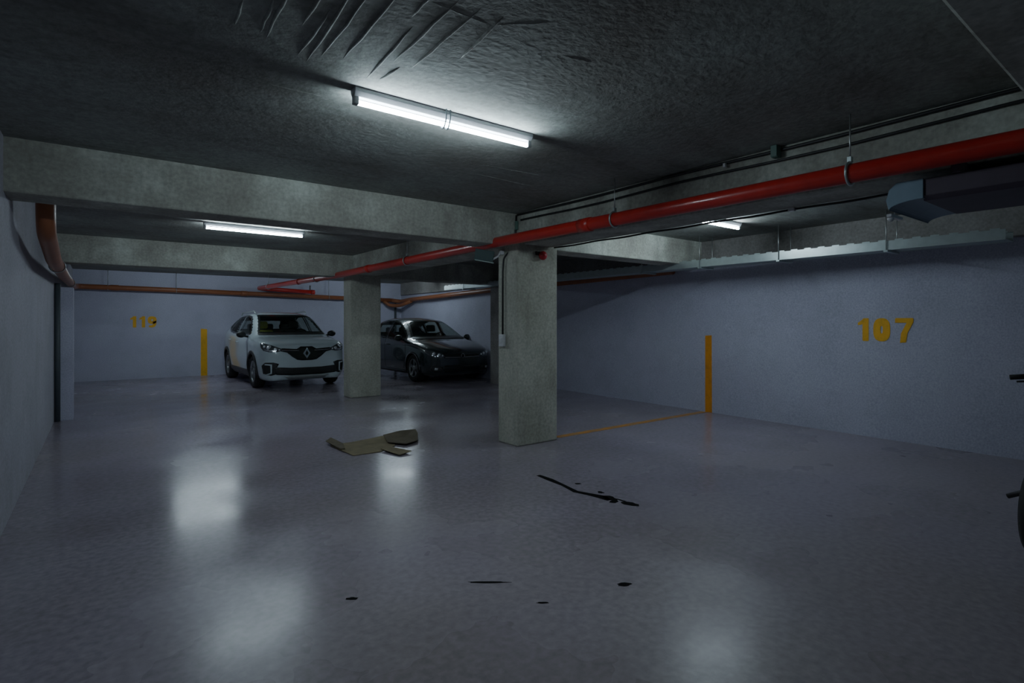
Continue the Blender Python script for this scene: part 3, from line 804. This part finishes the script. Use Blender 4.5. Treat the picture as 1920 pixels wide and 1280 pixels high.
# --- white crossover
SUV = dict(
    L=4.33, hw=.905, paint='white_paint', cladding=True, handle_mat='white_paint', mirror_mat='black_plastic',
    y=[0, .03, .08, .16, .30, .6, .95, 1.15, 1.35, 1.60, 1.85, 2.3, 2.8, 3.3, 3.7, 3.95, 4.12, 4.22, 4.29, 4.33],
    ztop=[.76, .86, .925, .97, 1.01, 1.055, 1.10, 1.215, 1.345, 1.485, 1.565, 1.618, 1.612, 1.575, 1.51, 1.38, 1.21, 1.08, 1.0, .88],
    zbelt=[.70, .77, .83, .88, .925, .97, 1.0, 1.015, 1.02, 1.03, 1.04, 1.06, 1.085, 1.11, 1.12, 1.10, 1.05, 1.0, .94, .82],
    w=[.56, .68, .765, .83, .875, .90, .905, .905, .905, .905, .905, .905, .905, .905, .90, .88, .84, .79, .72, .60],
    wr=[.46, .57, .65, .71, .745, .76, .735, .695, .66, .63, .615, .605, .60, .59, .58, .59, .62, .63, .60, .50],
    zb=[.30, .22, .19, .185, .185, .19, .19, .19, .19, .19, .19, .19, .19, .2, .22, .25, .28, .32, .36, .44],
    zcap0=.55, zcap1=.66,
    windshield=[(-.715, 1.125), (.715, 1.125), (.70, 1.17), (.575, 1.50), (.545, 1.54), (-.545, 1.54), (-.575, 1.50), (-.70, 1.17)],
    y_ws=1.95, z_ws=1.08, y_rw=3.6,
    rear_window=[(-.58, 1.16), (.58, 1.16), (.50, 1.44), (-.50, 1.44)],
    side_windows=[[(1.30, 1.105), (1.50, 1.275), (1.72, 1.42), (1.92, 1.50), (2.36, 1.535), (2.36, 1.10)],
                  [(2.43, 1.10), (2.43, 1.535), (2.90, 1.52), (3.18, 1.46), (3.22, 1.14)],
                  [(3.28, 1.16), (3.26, 1.44), (3.52, 1.36), (3.60, 1.26)]],
    doors=[[(1.30, .36), (1.22, .55), (1.22, 1.02), (1.28, 1.08), (2.38, 1.08), (2.38, .36)],
           [(2.40, .36), (2.40, 1.08), (3.22, 1.12), (3.26, .95), (3.12, .72), (2.98, .36)]],
    handles=[(2.2, .93), (3.05, .97)],
    wf=.84, wrear=3.51, R=.345, RA=.385, trim=.055, sill=(.20, .36), spokes=5,
    mirror=(1.0, 1.36, 1.11),
    headlight=[(.47, .80), (.50, .835), (.60, .875), (.72, .92), (.82, .955), (.845, .93), (.85, .86), (.82, .80), (.74, .775), (.60, .77)],
    lamps=[(.73, .865, .052), (.80, .88, .030), (.62, .825, .035), (.55, .815, .02)],
    drl=[(.60, .792), (.72, .79), (.80, .812), (.80, .824), (.72, .805), (.60, .806)],
    front_pairs=[
        ('fog_bezel', [(.56, .535), (.66, .565), (.80, .565), (.845, .50), (.82, .34), (.70, .30), (.60, .33), (.62, .42)], 'black_plastic', .010),
        ('fog_frame', [(.685, .53), (.80, .54), (.80, .515), (.715, .505), (.71, .36), (.775, .335), (.765, .315), (.685, .345)], 'white_paint', .03),
        ('chrome_strip', [(.16, .80), (.48, .812), (.48, .80), (.16, .785)], 'chrome', .018)],
    front_parts=[
        ('grille', [(-.50, .845), (-.2, .825), (-.12, .872), (.12, .872), (.2, .825), (.50, .845), (.52, .785), (.40, .755), (.30, .67), (.20, .605), (.10, .59), (-.10, .59), (-.20, .605), (-.30, .67), (-.40, .755), (-.52, .785)], 'grille_black', .008),
        ('lower_intake', [(-.62, .47), (-.3, .445), (.3, .445), (.62, .47), (.72, .42), (.60, .315), (.3, .295), (-.3, .295), (-.60, .315), (-.72, .42)], 'black_plastic', .010),
        ('skid_plate', [(-.46, .285), (.46, .285), (.36, .215), (-.36, .215)], 'silver', .016)],
    tail=[(.52, .98), (.72, 1.0), (.74, .86), (.60, .85)],
    ub=.26, dash=(1.32, 1.02), seat=(2.15, .60), seat_mats=('seat_lit', 'seat'))
suv, suvc = make_car(SUV, 'crossover_car', 'white compact crossover parked nose-out against the back wall', (3.62, 11.84, 0))
suv.scale = (1.0, 1.0, 1.02)
# diamond badge on the grille: a hollow upright rhombus in chrome
p, _n = suvc.hit(0, .735, 'front')
dm = MB(); yb = p.y - .03
o_ = [(0, .115), (.078, 0), (0, -.115), (-.078, 0)]; i_ = [(0, .058), (.034, 0), (0, -.058), (-.034, 0)]
for k in range(4):
    a, b, c, d = o_[k], o_[(k + 1) % 4], i_[(k + 1) % 4], i_[k]
    mid1 = ((a[0] + d[0]) / 2, (a[1] + d[1]) / 2); mid2 = ((b[0] + c[0]) / 2, (b[1] + c[1]) / 2)
    vs = [(a[0], yb + .02, .735 + a[1]), (b[0], yb + .02, .735 + b[1]), (c[0], yb + .02, .735 + c[1]), (d[0], yb + .02, .735 + d[1]),
          (mid1[0], yb - .012, .735 + mid1[1]), (mid2[0], yb - .012, .735 + mid2[1])]
    dm.add(vs, [(0, 1, 5, 4), (4, 5, 2, 3), (0, 3, 2, 1), (0, 4, 3), (1, 2, 5)])
dm.build('diamond_badge', M['badge'], suv)
rr = MB()
for sx in (-1, 1):
    rr.tube(fillet([(sx * .57, 1.95, 1.565), (sx * .575, 2.05, 1.63), (sx * .575, 3.3, 1.60), (sx * .565, 3.45, 1.54)], .06), .014, 8)
rr.build('roof_rail', M['silver'], suv)

# --- dark hatchback
HB = dict(
    L=4.06, hw=.875, paint='dark_paint', cladding=False, handle_mat='dark_paint', mirror_mat='dark_paint',
    y=[0, .03, .08, .16, .30, .6, .95, 1.10, 1.30, 1.60, 1.90, 2.3, 2.7, 3.1, 3.45, 3.7, 3.86, 3.96, 4.03, 4.06],
    ztop=[.62, .69, .735, .775, .82, .895, .965, 1.03, 1.14, 1.30, 1.41, 1.462, 1.465, 1.43, 1.36, 1.22, 1.08, .99, .92, .80],
    zbelt=[.56, .62, .66, .70, .75, .82, .875, .89, .90, .91, .92, .93, .94, .955, .97, .965, .95, .92, .86, .74],
    w=[.54, .655, .735, .79, .835, .865, .875, .875, .875, .875, .875, .875, .875, .875, .87, .85, .82, .78, .71, .60],
    wr=[.46, .56, .63, .68, .715, .725, .71, .68, .645, .60, .575, .56, .555, .55, .54, .56, .60, .61, .58, .48],
    zb=[.26, .20, .175, .165, .16, .16, .16, .16, .16, .16, .16, .16, .16, .17, .19, .22, .25, .28, .32, .40],
    zcap0=.46, zcap1=.60,
    windshield=[(-.70, .985), (.70, .985), (.68, 1.03), (.53, 1.33), (.49, 1.385), (-.49, 1.385), (-.53, 1.33), (-.68, 1.03)],
    y_ws=2.0, z_ws=.95, y_rw=3.3,
    rear_window=[(-.54, 1.04), (.54, 1.04), (.46, 1.30), (-.46, 1.30)],
    side_windows=[[(1.22, .965), (1.50, 1.135), (1.75, 1.27), (1.98, 1.355), (2.26, 1.39), (2.26, .965)],
                  [(2.33, .965), (2.33, 1.39), (2.75, 1.385), (3.05, 1.33), (3.14, 1.01)],
                  [(3.20, 1.02), (3.14, 1.31), (3.34, 1.24), (3.40, 1.15)]],
    doors=[[(1.26, .28), (1.16, .5), (1.16, .90), (1.22, .945), (2.28, .945), (2.28, .28)],
           [(2.30, .28), (2.30, .945), (3.10, .985), (3.14, .82), (3.02, .6), (2.86, .28)]],
    handles=[(2.12, .82), (2.95, .85)],
    wf=.80, wrear=3.36, R=.315, RA=.345, trim=.02, sill=(.17, .24), spokes=5,
    mirror=(.96, 1.32, .98),
    headlight=[(.46, .60), (.50, .645), (.62, .685), (.74, .735), (.80, .755), (.82, .70), (.79, .63), (.70, .59), (.56, .575)],
    lamps=[(.70, .655, .040), (.60, .635, .034), (.52, .615, .02)],
    drl=None,
    front_pairs=[('fog_grille', [(.52, .36), (.74, .40), (.78, .31), (.70, .25), (.54, .26)], 'black_plastic', .010),
                 ('fog_light', [(.63, .345), (.69, .355), (.70, .31), (.64, .30)], 'lamp_clear', .022),
                 ('chrome_strip', [(.05, .572), (.46, .58), (.46, .57), (.05, .562)], 'chrome', .018)],
    front_parts=[('grille', [(-.46, .64), (.46, .64), (.50, .60), (.46, .555), (-.46, .555), (-.50, .60)], 'grille_black', .008),
                 ('lower_intake', [(-.45, .40), (.45, .40), (.52, .34), (.46, .25), (-.46, .25), (-.52, .34)], 'grille_black', .010)],
    tail=[(.52, .86), (.72, .88), (.74, .74), (.60, .73)],
    ub=.23, dash=(1.32, .90), seat=(2.05, .48), seat_mats=('seat', 'seat'))
hb, hbc = make_car(HB, 'hatchback_car', 'dark hatchback parked behind the column by the right wall', (6.87, 10.85, 0), 0)
hb.scale = (1.02, 1.0, 1.04)
p, _n = hbc.hit(0, .60, 'front')
MB().lathe([(0, .045), (-.012, .05), (-.016, .044), (-.008, .038), (0, .045)], 'y', 24, (0, p.y - .01, .60)).build('round_badge', M['chrome'], hb)

# ------------------------------------------------------------------ motorcycle at the right edge
mc = thing('motorcycle', 'black motorcycle cut off by the right edge of the view', 'motorcycle', (4.425, .635, 0), math.radians(-95.6))
def moto_wheel(y, R, w):
    t = MB().lathe([(-w * .4, R * .72), (-w * .5, R * .86), (-w * .3, R * .97), (0, R), (w * .3, R * .97), (w * .5, R * .86), (w * .4, R * .72), (-w * .4, R * .72)], 'x', 40).build('tyre', M['rubber'], mc, loc=(0, y, R))
    r = MB().lathe([(-w * .36, R * .73), (w * .36, R * .73), (w * .3, R * .67), (-w * .3, R * .67), (-w * .36, R * .73)], 'x', 40)
    r.lathe([(-.06, .001), (-.06, .04), (.06, .04), (.06, .001)], 'x', 20)
    for i in range(6):
        m3 = Matrix.Rotation(2 * PI * i / 6, 3, 'X'); r.box(m3 @ Vector((0, 0, R * .37)), (.025, .03, R * .66), m3)
    r.build('rim', M['cable'], t)
moto_wheel(0, .30, .13); moto_wheel(1.28, .30, .11)
MB().tube(fillet([(0, .98, .92), (0, .75, .72), (0, .35, .62), (0, .2, .70), (0, .0, .74)], .1), .03, 10).build('frame', M['cable'], mc)
MB().box((0, .58, .42), (.26, .42, .32)).build('engine', M['cable'], mc, bevel=.05)
MB().ball((0, .68, .80), (.14, .27, .13), 12).build('fuel_tank', M['cable'], mc)
MB().box((0, .30, .79), (.24, .50, .09), Matrix.Rotation(-.06, 3, 'X')).build('seat', M['black_plastic'], mc, bevel=.04)
fd = MB(); vs = []; ff = []
for i in range(13):
    a = math.radians(75 + 100 * i / 12)
    for x in (-.085, .085): vs.append((x, -.33 * math.cos(a), .30 + .35 * math.sin(a)))
for i in range(12): ff.append((2 * i, 2 * i + 1, 2 * i + 3, 2 * i + 2))
fd.add(vs, ff, True).build('rear_fender', M['black_plastic'], mc)
for sx in (-1, 1):
    MB().tube([(sx * .09, 1.28, .30), (sx * .09, 1.0, .96)], .022, 10).build('fork', M['cable'], mc)
    MB().tube([(sx * .07, 0, .30), (sx * .07, .45, .40)], .024, 10).build('swing_arm', M['cable'], mc)
hbm = MB().tube(fillet([(-.40, .88, 1.00), (-.25, .95, 1.02), (0, .99, .97), (.25, .95, 1.02), (.40, .88, 1.00)], .08), .012, 10).build('handlebar', M['cable'], mc)
for sx in (-1, 1):
    MB().tube([(sx * .28, .938, 1.016), (sx * .42, .872, .998)], .019, 12).build('grip', M['rubber'], hbm)
    MB().tube(fillet([(sx * .22, 1.0, 1.005), (sx * .30, 1.0, .975), (sx * .40, .935, .965)], .04), .007, 8).build('brake_lever', M['cable'], hbm)
MB().lathe([(0, .001), (0, .085), (-.06, .09), (-.12, .05), (-.13, .001)], 'y', 24, (0, 1.14, .88)).build('headlamp', M['cable'], mc)
MB().tube(fillet([(.14, .6, .32), (.17, .3, .25), (.17, -.25, .34)], .1), .045, 12).build('exhaust', M['cable'], mc)
MB().tube(fillet([(-.05, .20, .40), (-.12, .20, .36), (-.24, .20, .29)], .03), .016, 8).build('foot_peg', M['cable'], mc)
MB().tube(fillet([(.08, .42, .34), (.16, .40, .18), (.24, .36, .012)], .05), .014, 8).build('kickstand', M['cable'], mc)

# ------------------------------------------------------------------ camera and world
cam = bpy.data.cameras.new('camera'); co = bpy.data.objects.new('camera', cam); COL.objects.link(co)
co.location = (0, 0, 1.4); co.rotation_euler = (PI / 2, 0, -math.radians(37.5))
cam.sensor_width = 36; cam.lens = 36 * 1029 / 1920; cam.shift_y = -36 / 1920; cam.clip_start = .02
sc.camera = co
w = bpy.data.worlds.new('world'); sc.world = w; w.use_nodes = True
w.node_tree.nodes['Background'].inputs[0].default_value = (.02, .02, .03, 1)
w.node_tree.nodes['Background'].inputs[1].default_value = .2
sc.view_settings.view_transform = 'AgX'
sc.view_settings.look = 'AgX - Medium Low Contrast'
sc.view_settings.exposure = 1.25
sc.cycles.max_bounces = 8; sc.cycles.diffuse_bounces = 5
sc.cycles.sample_clamp_indirect = 4
